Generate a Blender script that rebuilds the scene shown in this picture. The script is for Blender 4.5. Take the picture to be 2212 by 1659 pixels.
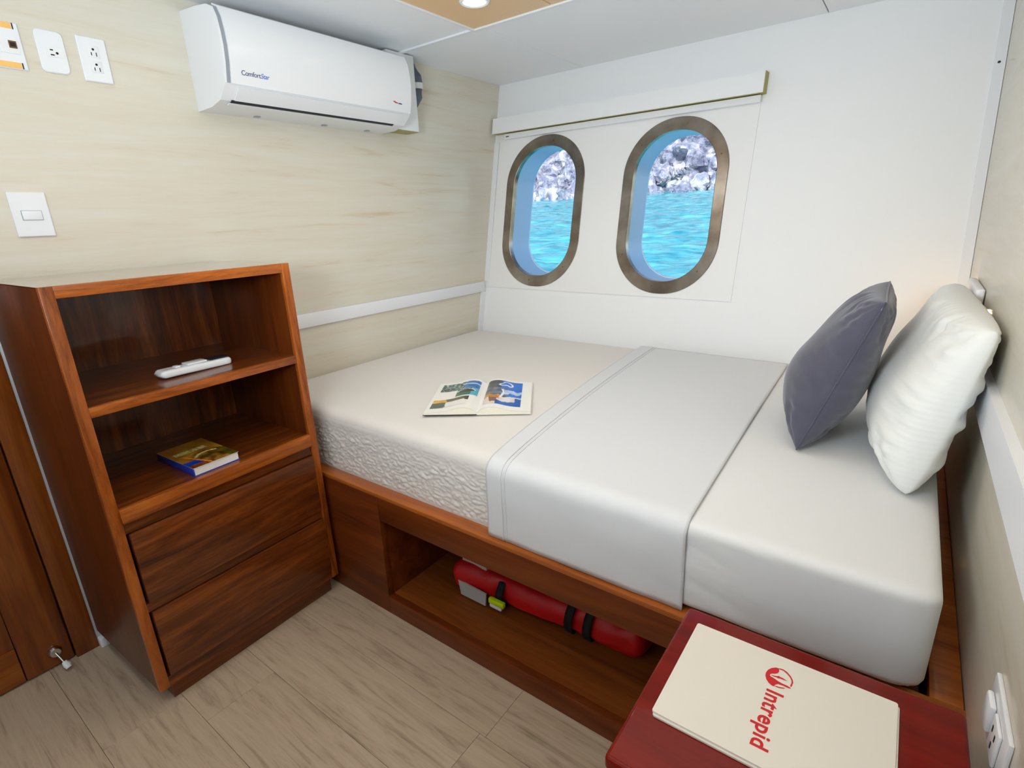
import bpy, bmesh, math, random
from mathutils import Vector, Matrix, noise
random.seed(7)
SC = 1.1                      # metres per layout unit
D = bpy.data
for o in list(D.objects): D.objects.remove(o)
scene = bpy.context.scene
COL = scene.collection

# ------------------------------------------------------------ camera
cx, cy, cz, yaw, pit, rol, fpx = 1.7923, -2.0047, 1.1643, 0.6445, -0.304, -0.0404, 1142.6
cam = D.objects.new('camera', D.cameras.new('camera')); COL.objects.link(cam)
fw = Vector((-math.sin(yaw)*math.cos(pit), math.cos(yaw)*math.cos(pit), math.sin(pit)))
rt = Vector((math.cos(yaw), math.sin(yaw), 0)); up = rt.cross(fw)
r2 = rt*math.cos(rol)+up*math.sin(rol); u2 = up*math.cos(rol)-rt*math.sin(rol)
M = Matrix((r2, u2, -fw)).transposed().to_4x4(); M.translation = Vector((cx, cy, cz))*SC
cam.matrix_world = M
cam.data.sensor_fit = 'HORIZONTAL'; cam.data.sensor_width = 36; cam.data.lens = 36*fpx/2212
cam.data.clip_start = .02; cam.data.clip_end = 500
scene.camera = cam

# ------------------------------------------------------------ light
vs = scene.view_settings
vs.view_transform = 'Standard'; vs.look = 'None'; vs.gamma = 1; vs.use_curve_mapping = False
vs.exposure = 0.07
w = D.worlds.new('sky'); scene.world = w; w.use_nodes = True
nt = w.node_tree; nt.nodes.clear()
sky = nt.nodes.new('ShaderNodeTexSky'); sky.sky_type = 'NISHITA'; sky.sun_disc = False
sky.sun_elevation = math.radians(48); sky.sun_rotation = math.radians(200); sky.ozone_density = 3
bg = nt.nodes.new('ShaderNodeBackground'); bg.inputs[1].default_value = 0.30
out = nt.nodes.new('ShaderNodeOutputWorld')
nt.links.new(sky.outputs[0], bg.inputs[0]); nt.links.new(bg.outputs[0], out.inputs[0])
sun = D.objects.new('sun', D.lights.new('sun', 'SUN')); COL.objects.link(sun)
sun.data.energy = 5.0; sun.data.angle = .01; sun.data.color = (1, .97, .92)
sun.rotation_euler = Vector((-.55, .75, -.62)).to_track_quat('-Z', 'Y').to_euler()

def area(name, loc, tgt, sx, sy, power, color):
    l = D.lights.new(name, 'AREA'); l.shape = 'RECTANGLE'; l.size = sx*SC; l.size_y = sy*SC
    l.energy = power; l.color = color
    o = D.objects.new(name, l); COL.objects.link(o); o.location = Vector(loc)*SC
    o.rotation_euler = (Vector(tgt)-Vector(loc)).to_track_quat('-Z', 'Y').to_euler()
    return o
area('overhead_fill', (1.12, -.80, 1.787), (1.10, -.74, 0), 1.0, .62, 3.7, (.90, .96, 1))  # unseen soft fill added under the ceiling, no fitting belongs to it
area('bounce_flash', (1.3, -2.1, 1.22), (1.24, -1.58, 1.8), .3, .3, 24.5, (.82, .925, 1))
area('rear_fill', (1.0, -3.0, 1.4), (.9, 0, 1.5), 1.2, .6, 4.6, (.86, .94, 1))  # added fill from behind the camera; the wall there has no doorway

# ------------------------------------------------------------ helpers
def lin(c):
    c = c/255
    return c/12.92 if c <= .04045 else ((c+.055)/1.055)**2.4
def rgb(r, g, b): return (lin(r), lin(g), lin(b), 1)
MATS = {}
def newmat(name):
    m = D.materials.new(name); m.use_nodes = True; MATS[name] = m
    t = m.node_tree; b = t.nodes['Principled BSDF']
    return m, t, b
def plain(name, c, rough=.5, metal=0, coat=0, var=.0, scale=6, bump=0, bscale=200, emit=0, sheen=0):
    m, t, b = newmat(name)
    b.inputs['Roughness'].default_value = rough; b.inputs['Metallic'].default_value = metal
    b.inputs['Coat Weight'].default_value = coat; b.inputs['Coat Roughness'].default_value = .08
    b.inputs['Base Color'].default_value = c
    if sheen: b.inputs['Sheen Weight'].default_value = sheen
    tc = t.nodes.new('ShaderNodeTexCoord')
    if var:
        n = t.nodes.new('ShaderNodeTexNoise'); n.inputs['Scale'].default_value = scale; n.inputs['Detail'].default_value = 5
        mp = t.nodes.new('ShaderNodeMix'); mp.data_type = 'RGBA'
        mp.inputs[6].default_value = tuple(x*(1-var) for x in c[:3])+(1,)
        mp.inputs[7].default_value = tuple(min(1, x*(1+var)) for x in c[:3])+(1,)
        t.links.new(tc.outputs['Object'], n.inputs['Vector']); t.links.new(n.outputs[0], mp.inputs[0]); t.links.new(mp.outputs[2], b.inputs['Base Color'])
    if bump:
        n2 = t.nodes.new('ShaderNodeTexNoise'); n2.inputs['Scale'].default_value = bscale
        bp = t.nodes.new('ShaderNodeBump'); bp.inputs['Strength'].default_value = bump; bp.inputs['Distance'].default_value = .002
        t.links.new(tc.outputs['Object'], n2.inputs['Vector']); t.links.new(n2.outputs[0], bp.inputs['Height']); t.links.new(bp.outputs[0], b.inputs['Normal'])
    if emit:
        b.inputs['Emission Color'].default_value = c; b.inputs['Emission Strength'].default_value = emit
    return m
def wood(name, dark, mid, light, axis='y', rough=.25, coat=.6, fine=1.0, stretch=14, bump=.12, coatr=.06, rand=True, knots=0, pos=(.28, .5, .74), spec=.25):
    m, t, b = newmat(name); N = t.nodes.new; Lk = t.links.new
    tc = N('ShaderNodeTexCoord'); mp = N('ShaderNodeMapping')
    s = [stretch*fine]*3; s[{'x': 0, 'y': 1, 'z': 2}[axis]] = fine
    mp.inputs['Scale'].default_value = s
    if rand:
        oi = N('ShaderNodeObjectInfo'); sc = N('ShaderNodeVectorMath'); sc.operation = 'SCALE'
        sc.inputs[0].default_value = (13.1, 7.7, 5.3); Lk(oi.outputs['Random'], sc.inputs['Scale'])
        ad = N('ShaderNodeVectorMath'); Lk(tc.outputs['Object'], ad.inputs[0]); Lk(sc.outputs[0], ad.inputs[1]); Lk(ad.outputs[0], mp.inputs['Vector'])
    else: Lk(tc.outputs['Object'], mp.inputs['Vector'])
    n1 = N('ShaderNodeTexNoise'); n1.inputs['Scale'].default_value = 1.1; n1.inputs['Detail'].default_value = 9; n1.inputs['Roughness'].default_value = .62; n1.inputs['Distortion'].default_value = .8
    n2 = N('ShaderNodeTexNoise'); n2.inputs['Scale'].default_value = 6; n2.inputs['Detail'].default_value = 6; n2.inputs['Roughness'].default_value = .7
    Lk(mp.outputs[0], n1.inputs['Vector']); Lk(mp.outputs[0], n2.inputs['Vector'])
    mx = N('ShaderNodeMath'); mx.operation = 'MULTIPLY_ADD'; mx.inputs[1].default_value = .35
    Lk(n2.outputs[0], mx.inputs[0])
    sb = N('ShaderNodeMath'); sb.operation = 'MULTIPLY_ADD'; sb.inputs[1].default_value = .95; sb.inputs[2].default_value = -.15
    Lk(n1.outputs[0], sb.inputs[0]); Lk(sb.outputs[0], mx.inputs[2])
    r = N('ShaderNodeValToRGB'); e = r.color_ramp.elements
    e[0].position = pos[0]; e[0].color = dark; e[1].position = pos[2]; e[1].color = light
    q = e.new(pos[1]); q.color = mid
    Lk(mx.outputs[0], r.inputs[0])
    last = r.outputs[0]
    if knots:
        v = N('ShaderNodeTexVoronoi'); v.inputs['Scale'].default_value = knots
        mk = N('ShaderNodeMapping'); ks = [2.2]*3; ks[{'x': 0, 'y': 1, 'z': 2}[axis]] = 1; mk.inputs['Scale'].default_value = ks
        Lk(mp.inputs['Vector'].links[0].from_socket, mk.inputs['Vector']); Lk(mk.outputs[0], v.inputs['Vector'])
        kr = N('ShaderNodeValToRGB'); kr.color_ramp.elements[0].position = .02; kr.color_ramp.elements[0].color = (.35, .3, .26, 1)
        kr.color_ramp.elements[1].position = .10; kr.color_ramp.elements[1].color = (1, 1, 1, 1)
        Lk(v.outputs['Distance'], kr.inputs[0])
        mm = N('ShaderNodeMix'); mm.data_type = 'RGBA'; mm.blend_type = 'MULTIPLY'; mm.inputs[0].default_value = .5
        Lk(last, mm.inputs[6]); Lk(kr.outputs[0], mm.inputs[7]); last = mm.outputs[2]
    Lk(last, b.inputs['Base Color'])
    b.inputs['Roughness'].default_value = rough; b.inputs['Coat Weight'].default_value = coat; b.inputs['Coat Roughness'].default_value = coatr
    b.inputs['Specular IOR Level'].default_value = spec
    bp = N('ShaderNodeBump'); bp.inputs['Strength'].default_value = bump; bp.inputs['Distance'].default_value = .0015
    Lk(mx.outputs[0], bp.inputs['Height']); Lk(bp.outputs[0], b.inputs['Normal'])
    return m

ORG = {}
class MB:
    def __init__(s): s.bm = bmesh.new()
    def box(s, x0, x1, y0, y1, z0, z1, bev=0, seg=2):
        vs_ = [s.bm.verts.new(p) for p in ((x0,y0,z0),(x1,y0,z0),(x1,y1,z0),(x0,y1,z0),(x0,y0,z1),(x1,y0,z1),(x1,y1,z1),(x0,y1,z1))]
        fs = [s.bm.faces.new([vs_[i] for i in f]) for f in ((3,2,1,0),(4,5,6,7),(0,1,5,4),(1,2,6,5),(2,3,7,6),(3,0,4,7))]
        if bev:
            ed = list({e for f in fs for e in f.edges})
            bmesh.ops.bevel(s.bm, geom=ed, offset=bev, segments=seg, profile=.5, affect='EDGES')
        return s
    def pts(s, P, F):
        v = [s.bm.verts.new(p) for p in P]
        for f in F:
            try: s.bm.faces.new([v[i] for i in f])
            except ValueError: pass
        return s
    def prism(s, poly, f0, f1):           # poly: list of 2d points, f0/f1 map a 2d point to 3d at either end
        n = len(poly)
        P = [f0(p) for p in poly]+[f1(p) for p in poly]
        F = [tuple(range(n-1, -1, -1)), tuple(range(n, 2*n))]+[(i, (i+1) % n, n+(i+1) % n, n+i) for i in range(n)]
        return s.pts(P, F)
    def grid(s, nu, nv, fn, closeu=False, flip=False):
        P = [fn(i/(nu if closeu else nu-1), j/(nv-1)) for i in range(nu) for j in range(nv)]
        F = []
        for i in range(nu if closeu else nu-1):
            for j in range(nv-1):
                a, b = i*nv+j, ((i+1) % nu)*nv+j
                F.append((a, a+1, b+1, b) if flip else (a, b, b+1, a+1))
        return s.pts(P, F)
    def tube(s, path, r, n=10, cap=True):
        path = [Vector(p) for p in path]; rings = []
        for i, p in enumerate(path):
            d = (path[min(i+1, len(path)-1)]-path[max(i-1, 0)]).normalized()
            a = d.cross(Vector((0, 0, 1)) if abs(d.z) < .9 else Vector((1, 0, 0))).normalized(); b = d.cross(a)
            rr = r[i] if isinstance(r, (list, tuple)) else r
            rings.append([s.bm.verts.new(p+(a*math.cos(k*2*math.pi/n)+b*math.sin(k*2*math.pi/n))*rr) for k in range(n)])
        for A, B in zip(rings, rings[1:]):
            for k in range(n): s.bm.faces.new((A[k], A[(k+1) % n], B[(k+1) % n], B[k]))
        if cap: s.bm.faces.new(rings[0][::-1]); s.bm.faces.new(rings[-1])
        return s
    def lathe(s, prof, c, ax='z', n=32):   # prof: (radius, height)
        ex = {'z': lambda a, r, h: (c[0]+r*math.cos(a), c[1]+r*math.sin(a), c[2]+h),
              'x': lambda a, r, h: (c[0]+h, c[1]+r*math.cos(a), c[2]+r*math.sin(a)),
              'y': lambda a, r, h: (c[0]+r*math.sin(a), c[1]+h, c[2]+r*math.cos(a))}[ax]
        return s.grid(n, len(prof), lambda u, v: ex(u*2*math.pi, *prof[round(v*(len(prof)-1))]), closeu=True)
    def build(s, name, mat, parent=None, loc=None, smooth=True, ang=35, colors=None):
        """vertices are in unrotated room units; the origin is the parent's base point, or loc"""
        org = Vector(ORG[parent.name]) if parent else Vector(loc or (0, 0, 0))
        bmesh.ops.recalc_face_normals(s.bm, faces=s.bm.faces) if colors is None else None
        for v in s.bm.verts: v.co = (v.co-org)*SC
        me = D.meshes.new(name); s.bm.to_mesh(me); s.bm.free()
        if smooth:
            me.polygons.foreach_set('use_smooth', [True]*len(me.polygons)); me.set_sharp_from_angle(angle=math.radians(ang))
        me.materials.append(MATS[mat])
        o = D.objects.new(name, me); COL.objects.link(o)
        if parent: o.parent = parent; ORG[o.name] = ORG[parent.name]
        else: o.location = org*SC; ORG[o.name] = tuple(org)
        if colors:
            ca = me.color_attributes.new('print', 'FLOAT_COLOR', 'POINT')
            ca.data.foreach_set('color', [x for c in colors for x in c])
        return o
def tag(o, label=None, cat=None, group=None, kind=None):
    for k, v in (('label', label), ('category', cat), ('group', group), ('kind', kind)):
        if v: o[k] = v
    return o
def thing(name, loc, label=None, cat=None, rotz=0, group=None, kind=None):
    o = D.objects.new(name, None); COL.objects.link(o); o.location = Vector(loc)*SC; o.rotation_euler.z = rotz
    o.empty_display_size = .05
    ORG[o.name] = tuple(loc)
    return tag(o, label, cat, group, kind)
def rbox(x0, x1, y0, y1, z0, z1, r, n=(40, 30, 14), disp=None, drop=()):
    """rounded box as a dense quad skin; disp(p, normal) -> offset along the normal; drop: faces left out"""
    mb = MB(); c = Vector(((x0+x1)/2, (y0+y1)/2, (z0+z1)/2)); h = Vector(((x1-x0)/2, (y1-y0)/2, (z1-z0)/2))
    rr = Vector((r, r, r)) if not isinstance(r, tuple) else Vector(r)
    def m(p):
        q = Vector([max(-h[i]+rr[i], min(h[i]-rr[i], p[i])) for i in range(3)])
        d = Vector([(p[i]-q[i])/rr[i] for i in range(3)])
        nn = d.normalized() if d.length > 1e-9 else Vector((0, 0, 1))
        P = c+q+Vector([nn[i]*rr[i] for i in range(3)])
        if disp: P = P+nn*disp(P, nn)
        return P
    def lerp(t, i):                        # denser near the rounded edges
        t2 = t*2-1; t2 = math.copysign(1-(1-abs(t2))**1.35, t2); return t2*h[i]
    for ax in range(3):
        a, b = (ax+1) % 3, (ax+2) % 3
        for sg in (-1, 1):
            if (ax, sg) in drop: continue
            def fn(u, v):
                p = [0, 0, 0]; p[ax] = sg*h[ax]; p[a] = lerp(u, a); p[b] = lerp(v, b); return m(Vector(p))
            mb.grid(n[a]+1, n[b]+1, fn, flip=sg < 0)
    bmesh.ops.remove_doubles(mb.bm, verts=mb.bm.verts, dist=1e-5)
    return mb
def textmesh(body, size, fn, name, mat, parent, extr=0.0, shear=0.0, align='LEFT', sp=1.0, bold=0.0):
    """flat lettering; fn maps the text plane (x, y) to a room point"""
    cu = D.curves.new('lettering', 'FONT'); cu.body = body; cu.size = size; cu.shear = shear; cu.space_character = sp; cu.align_x = align
    cu.resolution_u = 4; cu.offset = bold
    to = D.objects.new('lettering', cu); COL.objects.link(to)
    dg = bpy.context.evaluated_depsgraph_get(); dg.update()
    me = D.meshes.new_from_object(to.evaluated_get(dg))
    mb = MB(); mb.pts([fn(v.co.x, v.co.y) for v in me.vertices], [tuple(p.vertices) for p in me.polygons])
    D.objects.remove(to); D.curves.remove(cu); D.meshes.remove(me)
    return mb.build(name, mat, parent, smooth=False)

# ------------------------------------------------------------ materials
plain('white_paint', rgb(242, 243, 244), .45, bump=.03, bscale=60)
plain('ceiling_white', rgb(242, 243, 245), .5)
plain('white_trim', rgb(236, 238, 242), .35)
plain('panel_white', rgb(241, 241, 241), .42)
plain('ply_edge', rgb(176, 166, 104), .6)
plain('tan_panel', rgb(234, 194, 146), .35, var=.05)
plain('plastic', rgb(236, 238, 241), .22)
plain('plastic_warm', rgb(236, 237, 238), .3)
plain('plastic_grey', rgb(150, 156, 164), .4)
plain('black', rgb(14, 14, 18), .5)
plain('dark_slot', rgb(22, 26, 40), .5)
plain('rubber_grey', rgb(96, 106, 120), .6)
plain('amber_label', rgb(248, 196, 112), .4)
plain('brass_dark', rgb(120, 92, 56), .4, metal=.7)
plain('chrome', rgb(205, 203, 200), .2, metal=1)
plain('logo_navy', rgb(28, 48, 110), .4)
plain('logo_blue', rgb(30, 104, 200), .4)
plain('logo_red', rgb(204, 10, 24), .5)
plain('paper', rgb(242, 240, 234), .55)
plain('page_edge', rgb(236, 230, 212), .7, var=.06, scale=300)
plain('folder_paper', rgb(229, 223, 212), .5)
plain('book_white', rgb(240, 240, 236), .6)
plain('blue_cover', rgb(18, 66, 190), .25, coat=.6)
plain('mattress_fabric', rgb(228, 223, 218), .85, var=.012, scale=12, bump=.25, bscale=900, sheen=.1)
plain('mattress_quilt', rgb(226, 222, 217), .5, var=.04, scale=60, bump=.15, bscale=700)
plain('sheet', rgb(226, 227, 227), .75, bump=.12, bscale=1100, sheen=.1)
plain('sheet_band', rgb(219, 221, 224), .62, bump=.10, bscale=1100, sheen=.1)
plain('red_nylon', rgb(196, 6, 14), .5, bump=.25, bscale=40)
plain('webbing', rgb(10, 10, 12), .8)
plain('reflective', rgb(196, 198, 196), .35, metal=.2, bump=.3, bscale=300)
plain('lime', rgb(196, 226, 20), .35)
plain('clear_grey', rgb(214, 214, 226), .2)
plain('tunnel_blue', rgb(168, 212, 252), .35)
plain('pillow_white', rgb(236, 238, 235), .8, bump=.1, bscale=900, sheen=.15)
plain('lamp_white', rgb(238, 238, 238), .4)
plain('velvet', rgb(76, 76, 93), .8, var=.22, scale=26, bump=.3, bscale=420, sheen=.35)
for ax in 'xyz':
    wood('mahogany_'+ax, rgb(48, 20, 6), rgb(102, 49, 16), rgb(148, 78, 30), ax, .28, .45, fine=2.0, stretch=11)
    wood('mahogany_edge_'+ax, rgb(92, 42, 11), rgb(166, 86, 28), rgb(202, 118, 46), ax, .35, .3, fine=2.6, stretch=9)
wood('mahogany_dark', rgb(56, 22, 6), rgb(94, 42, 12), rgb(120, 58, 17), 'z', .34, .22, fine=.9, coatr=.2, bump=.02)
wood('bed_wood', rgb(74, 29, 6), rgb(108, 48, 12), rgb(132, 64, 19), 'x', .45, .06, fine=1.0, bump=.05)
wood('recess_wood', rgb(92, 44, 12), rgb(128, 66, 22), rgb(150, 84, 32), 'x', .45, .1, fine=1.0, bump=.05)
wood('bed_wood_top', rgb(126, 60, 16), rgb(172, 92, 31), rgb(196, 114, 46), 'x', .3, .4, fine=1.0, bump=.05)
wood('door_wood', rgb(78, 34, 7), rgb(124, 60, 15), rgb(156, 86, 28), 'z', .3, .5, fine=1.1)
wood('cherry_top', rgb(96, 14, 5), rgb(116, 20, 7), rgb(130, 28, 11), 'x', .25, .10, fine=1.0, bump=.02, coatr=.03, spec=.12)
wood('oak_floor', rgb(122, 106, 90), rgb(180, 160, 137), rgb(196, 178, 156), 'x', .42, .08, fine=3.2, stretch=13, bump=.14, knots=1.7, pos=(.2, .46, .78))
wood('veneer_y', rgb(200, 179, 152), rgb(217, 209, 191), rgb(221, 217, 204), 'y', .35, .25, fine=1.5, stretch=14, bump=.02, rand=False, pos=(.2, .40, .7))

mt_ = wood('mahogany_top', rgb(60, 26, 10), rgb(110, 54, 22), rgb(140, 76, 32), 'y', .2, 1.0, fine=1.5, bump=.004, coatr=.05)
mt_.node_tree.nodes['Principled BSDF'].inputs['Coat IOR'].default_value = 1.75
def vcol(name, rough=.3, coat=.3):
    m, t, b = newmat(name); a = t.nodes.new('ShaderNodeVertexColor'); a.layer_name = 'print'
    t.links.new(a.outputs[0], b.inputs['Base Color']); b.inputs['Roughness'].default_value = rough; b.inputs['Coat Weight'].default_value = coat
vcol('printed')
def quilt():
    m, t, b = newmat('glass_pane'); N = t.nodes.new
    tr = N('ShaderNodeBsdfTransparent'); gl = N('ShaderNodeBsdfGlossy'); gl.inputs['Roughness'].default_value = .02
    fr = N('ShaderNodeFresnel'); fr.inputs[0].default_value = 1.3; mx = N('ShaderNodeMixShader')
    tr.inputs[0].default_value = (.93, .98, 1, 1)
    t.links.new(fr.outputs[0], mx.inputs[0]); t.links.new(tr.outputs[0], mx.inputs[1]); t.links.new(gl.outputs[0], mx.inputs[2])
    t.links.new(mx.outputs[0], t.nodes['Material Output'].inputs[0])
quilt()
def stripes():
    t = MATS['pillow_white'].node_tree; N = t.nodes.new; b = t.nodes['Principled BSDF']
    tc = N('ShaderNodeTexCoord'); wv = N('ShaderNodeTexWave'); wv.wave_type = 'BANDS'; wv.bands_direction = 'Z'; wv.inputs['Scale'].default_value = 26; wv.inputs['Distortion'].default_value = 1.2
    wv.inputs['Detail Scale'].default_value = .6
    bp = N('ShaderNodeBump'); bp.inputs['Strength'].default_value = .07; bp.inputs['Distance'].default_value = .004
    t.links.new(tc.outputs['Object'], wv.inputs['Vector']); t.links.new(wv.outputs[1], bp.inputs['Height']); t.links.new(bp.outputs[0], b.inputs['Normal'])
stripes()
def steel():
    m, t, b = newmat('steel_ring'); N = t.nodes.new
    n = N('ShaderNodeTexNoise'); n.inputs['Scale'].default_value = 9; n.inputs['Detail'].default_value = 6
    r = N('ShaderNodeValToRGB'); r.color_ramp.elements[0].position = .35; r.color_ramp.elements[0].color = rgb(126, 116, 104); r.color_ramp.elements[1].position = .66; r.color_ramp.elements[1].color = rgb(164, 156, 146)
    tc = N('ShaderNodeTexCoord'); t.links.new(tc.outputs['Object'], n.inputs['Vector']); t.links.new(n.outputs[0], r.inputs[0]); t.links.new(r.outputs[0], b.inputs['Base Color'])
    b.inputs['Metallic'].default_value = 1; b.inputs['Roughness'].default_value = .24
    n2 = N('ShaderNodeTexNoise'); n2.inputs['Scale'].default_value = 14
    bp = N('ShaderNodeBump'); bp.inputs['Strength'].default_value = .12; bp.inputs['Distance'].default_value = .003
    t.links.new(tc.outputs['Object'], n2.inputs['Vector']); t.links.new(n2.outputs[0], bp.inputs['Height']); t.links.new(bp.outputs[0], b.inputs['Normal'])
steel()
def seamat():
    m, t, b = newmat('sea_water'); N = t.nodes.new
    tc = N('ShaderNodeTexCoord'); mp = N('ShaderNodeMapping'); mp.inputs['Scale'].default_value = (.7, 1.6, 1)
    n = N('ShaderNodeTexNoise'); n.inputs['Scale'].default_value = .9; n.inputs['Detail'].default_value = 6; n.inputs['Distortion'].default_value = .6
    r = N('ShaderNodeValToRGB'); r.color_ramp.elements[0].position = .3; r.color_ramp.elements[0].color = rgb(0, 130, 146); r.color_ramp.elements[1].position = .7; r.color_ramp.elements[1].color = rgb(110, 206, 208)
    t.links.new(tc.outputs['Object'], mp.inputs['Vector']); t.links.new(mp.outputs[0], n.inputs['Vector']); t.links.new(n.outputs[0], r.inputs[0]); t.links.new(r.outputs[0], b.inputs['Base Color'])
    b.inputs['Roughness'].default_value = .12; b.inputs['IOR'].default_value = 1.33
    n2 = N('ShaderNodeTexNoise'); n2.inputs['Scale'].default_value = 3.2; n2.inputs['Detail'].default_value = 5
    bp = N('ShaderNodeBump'); bp.inputs['Strength'].default_value = .5; bp.inputs['Distance'].default_value = .12
    t.links.new(mp.outputs[0], n2.inputs['Vector']); t.links.new(n2.outputs[0], bp.inputs['Height']); t.links.new(bp.outputs[0], b.inputs['Normal'])
seamat()
def rockmat():
    m, t, b = newmat('cliff_rock'); N = t.nodes.new
    tc = N('ShaderNodeTexCoord'); n = N('ShaderNodeTexNoise'); n.inputs['Scale'].default_value = .45; n.inputs['Detail'].default_value = 10; n.inputs['Roughness'].default_value = .7
    r = N('ShaderNodeValToRGB'); e = r.color_ramp.elements
    e[0].position = .36; e[0].color = rgb(92, 96, 118); e[1].position = .68; e[1].color = rgb(232, 226, 220)
    q = e.new(.5); q.color = rgb(150, 150, 166)
    t.links.new(tc.outputs['Object'], n.inputs['Vector']); t.links.new(n.outputs[0], r.inputs[0]); t.links.new(r.outputs[0], b.inputs['Base Color'])
    b.inputs['Roughness'].default_value = .9
    bp = N('ShaderNodeBump'); bp.inputs['Strength'].default_value = .9; bp.inputs['Distance'].default_value = .5
    n2 = N('ShaderNodeTexNoise'); n2.inputs['Scale'].default_value = 1.6; n2.inputs['Detail'].default_value = 6
    t.links.new(tc.outputs['Object'], n2.inputs['Vector']); t.links.new(n2.outputs[0], bp.inputs['Height']); t.links.new(bp.outputs[0], b.inputs['Normal'])
rockmat()

# ------------------------------------------------------------ room shell
H, TILT, YF = 1.7987, .2099, -3.15          # ceiling height, hull lean, wall behind the camera
def yB(z): return TILT*z                     # inner face of the leaning hull wall
def xR(z): return 1.95-.0241*(z-.9)          # right wall leans a little too
ZS0, ZS1 = .8024, .8536                      # rail on the left wall

floor = MB().box(-.1, 2.1, YF-.1, .45, -.06, -.012).build('floor', 'brass_dark', smooth=False); tag(floor, kind='structure')
PW, PL = .18, 1.15
base = MB().box(0, PL-.0007, 0, PW-.0007, -.012, 0, .0005, 1).build('plank', 'oak_floor', floor)
base.data = base.data
first = True
k = 0
for j in range(-10, 3):
    y0 = -1.31+.18*j
    if y0+PW > .05: continue
    off = {-1: 1.133, -2: .55, -3: .424, -4: .9}.get(j, (j*.37) % PL)
    x = off-2*PL
    while x < 1.98:
        if x+PL > 0:
            a, b_ = max(x, -.02), min(x+PL, 1.985)
            if b_-a > .01:
                if abs(b_-a-PL) < 1e-6:
                    if first: o = base; first = False
                    else: o = base.copy(); COL.objects.link(o); o.parent = floor
                    o.location = (Vector((a, y0, 0)))*SC
                else:
                    o = MB().box(0, b_-a-.0007, 0, PW-.0007, -.012, 0, .0005, 1).build('plank', 'oak_floor', floor); o.location = Vector((a, y0, 0))*SC
        x += PL
if first: D.objects.remove(base)

ceil = MB().box(-.1, 2.1, YF-.1, .6, H+.012, H+.07).build('ceiling', 'black', smooth=False); tag(ceil, kind='structure')
TX, TY = .448, -.352                        # corner of the tan area
g = .0012
for a in ((-.05, TX-.012, YF, -.352), (-.05, .473-g, -.338, .42), (.473+g, 1.437-g, -.338, .42), (1.437+.0025, 2.0, -.338, .42), (TX-.011, 2.0, YF, -1.72)):
    MB().box(a[0], a[1], a[2], a[3], H, H+.012, .001, 1).build('panel', 'ceiling_white', ceil)
for x0, x1 in ((TX, .764), (.768, 1.40), (1.404, 2.0)):
    MB().box(x0, x1, -1.715, TY, H-.002, H+.012, .001, 1).build('panel', 'tan_panel', ceil)
MB().box(-.02, TX-.012, -.354, -.336, H-.006, H+.01, .001, 1).build('joint_strip', 'white_trim', ceil)
MB().box(TX-.012, TX, -1.715, TY+.012, H-.007, H+.01, .001, 1).build('edge_strip', 'white_trim', ceil)
MB().box(TX, 2.0, TY, TY+.012, H-.007, H+.01, .001, 1).build('edge_strip', 'white_trim', ceil)

wl = MB().box(-.08, -.008, YF, .5, -.01, H+.012).build('wall_left', 'veneer_y', smooth=False); tag(wl, kind='structure')
MB().box(-.008, 0, -1.73, .42, ZS1-.01, H, .0008, 1).build('panel', 'veneer_y', wl)
MB().box(-.008, 0, -1.73, .42, 0, ZS0+.01, .0008, 1).build('panel', 'veneer_y', wl)
t1 = MB().box(0, .011, -1.70, yB(ZS0)-.003, ZS0, ZS1, .002).build('trim_1', 'white_trim'); tag(t1, kind='structure')

# right wall (leans): prism in x,z
def rwall(x0f, x1f, y0, y1, z0, z1, mb=None):
    mb = mb or MB()
    return mb.prism([(0, z0), (0, z1), (1, z1), (1, z0)], lambda p: (xR(p[1])+(x0f if p[0] == 0 else x1f), y0, p[1]), lambda p: (xR(p[1])+(x0f if p[0] == 0 else x1f), y1, p[1]))
wr = rwall(.006, .09, YF, .5, -.01, H+.012).build('wall_right', 'veneer_y', smooth=False); tag(wr, kind='structure')
rwall(0, .006, YF, .4, .83, H).build('panel', 'veneer_y', wr, smooth=False)
rwall(0, .006, YF, .4, 0, .77).build('panel', 'veneer_y', wr, smooth=False)
t2 = rwall(-.014, 0, YF, yB(.762)-.003, .7625, .84).build('trim_2', 'white_trim', smooth=False); tag(t2, kind='structure')
wf = MB().box(-.1, 2.1, YF-.08, YF, 0, H).build('wall_front', 'white_paint', smooth=False); tag(wf, kind='structure')

# hull wall with the two port openings
def stadium(cx_, cz_, w_, h_, n=20):
    r = w_/2*.97; pts = []
    for sx, sz, a0 in ((1, 1, 0), (-1, 1, 90), (-1, -1, 180), (1, -1, 270)):
        for k in range(n+1):
            a = math.radians(a0+90*k/n)
            pts.append((cx_+sx*(w_/2-r)+r*math.cos(a), cz_+sz*(h_/2-r)+r*math.sin(a)))
    return pts
WIN = [(.3205, 1.187), (.9525, 1.182)]; WI = (.350, .594); WO = (.440, .694)
def holed(outer, holes, off, thick, name, mat, parent=None, skin=True):
    """flat sheet lying on the hull wall, off in front of it, with port holes cut through"""
    mb = MB(); bm = mb.bm
    def ring(pts, o): 
        vv = [bm.verts.new((x, yB(z)-o, z)) for x, z in pts]
        return vv, [bm.edges.new((vv[i], vv[(i+1) % len(vv)])) for i in range(len(vv))]
    allr = []
    for o in (off, off-thick):
        ed = []; rs = []
        for p in [outer]+holes:
            vv, ee = ring(p, o); ed += ee; rs.append(vv)
        bmesh.ops.triangle_fill(bm, edges=ed, use_beauty=True, use_dissolve=False)
        allr.append(rs)
    for A, B in zip(*allr):
        for i in range(len(A)):
            bm.faces.new((A[i], A[(i+1) % len(A)], B[(i+1) % len(A)], B[i]))
    return mb.build(name, mat, parent, smooth=False)
holes = [stadium(x, z, WI[0]+.01, WI[1]+.01) for x, z in WIN]
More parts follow.
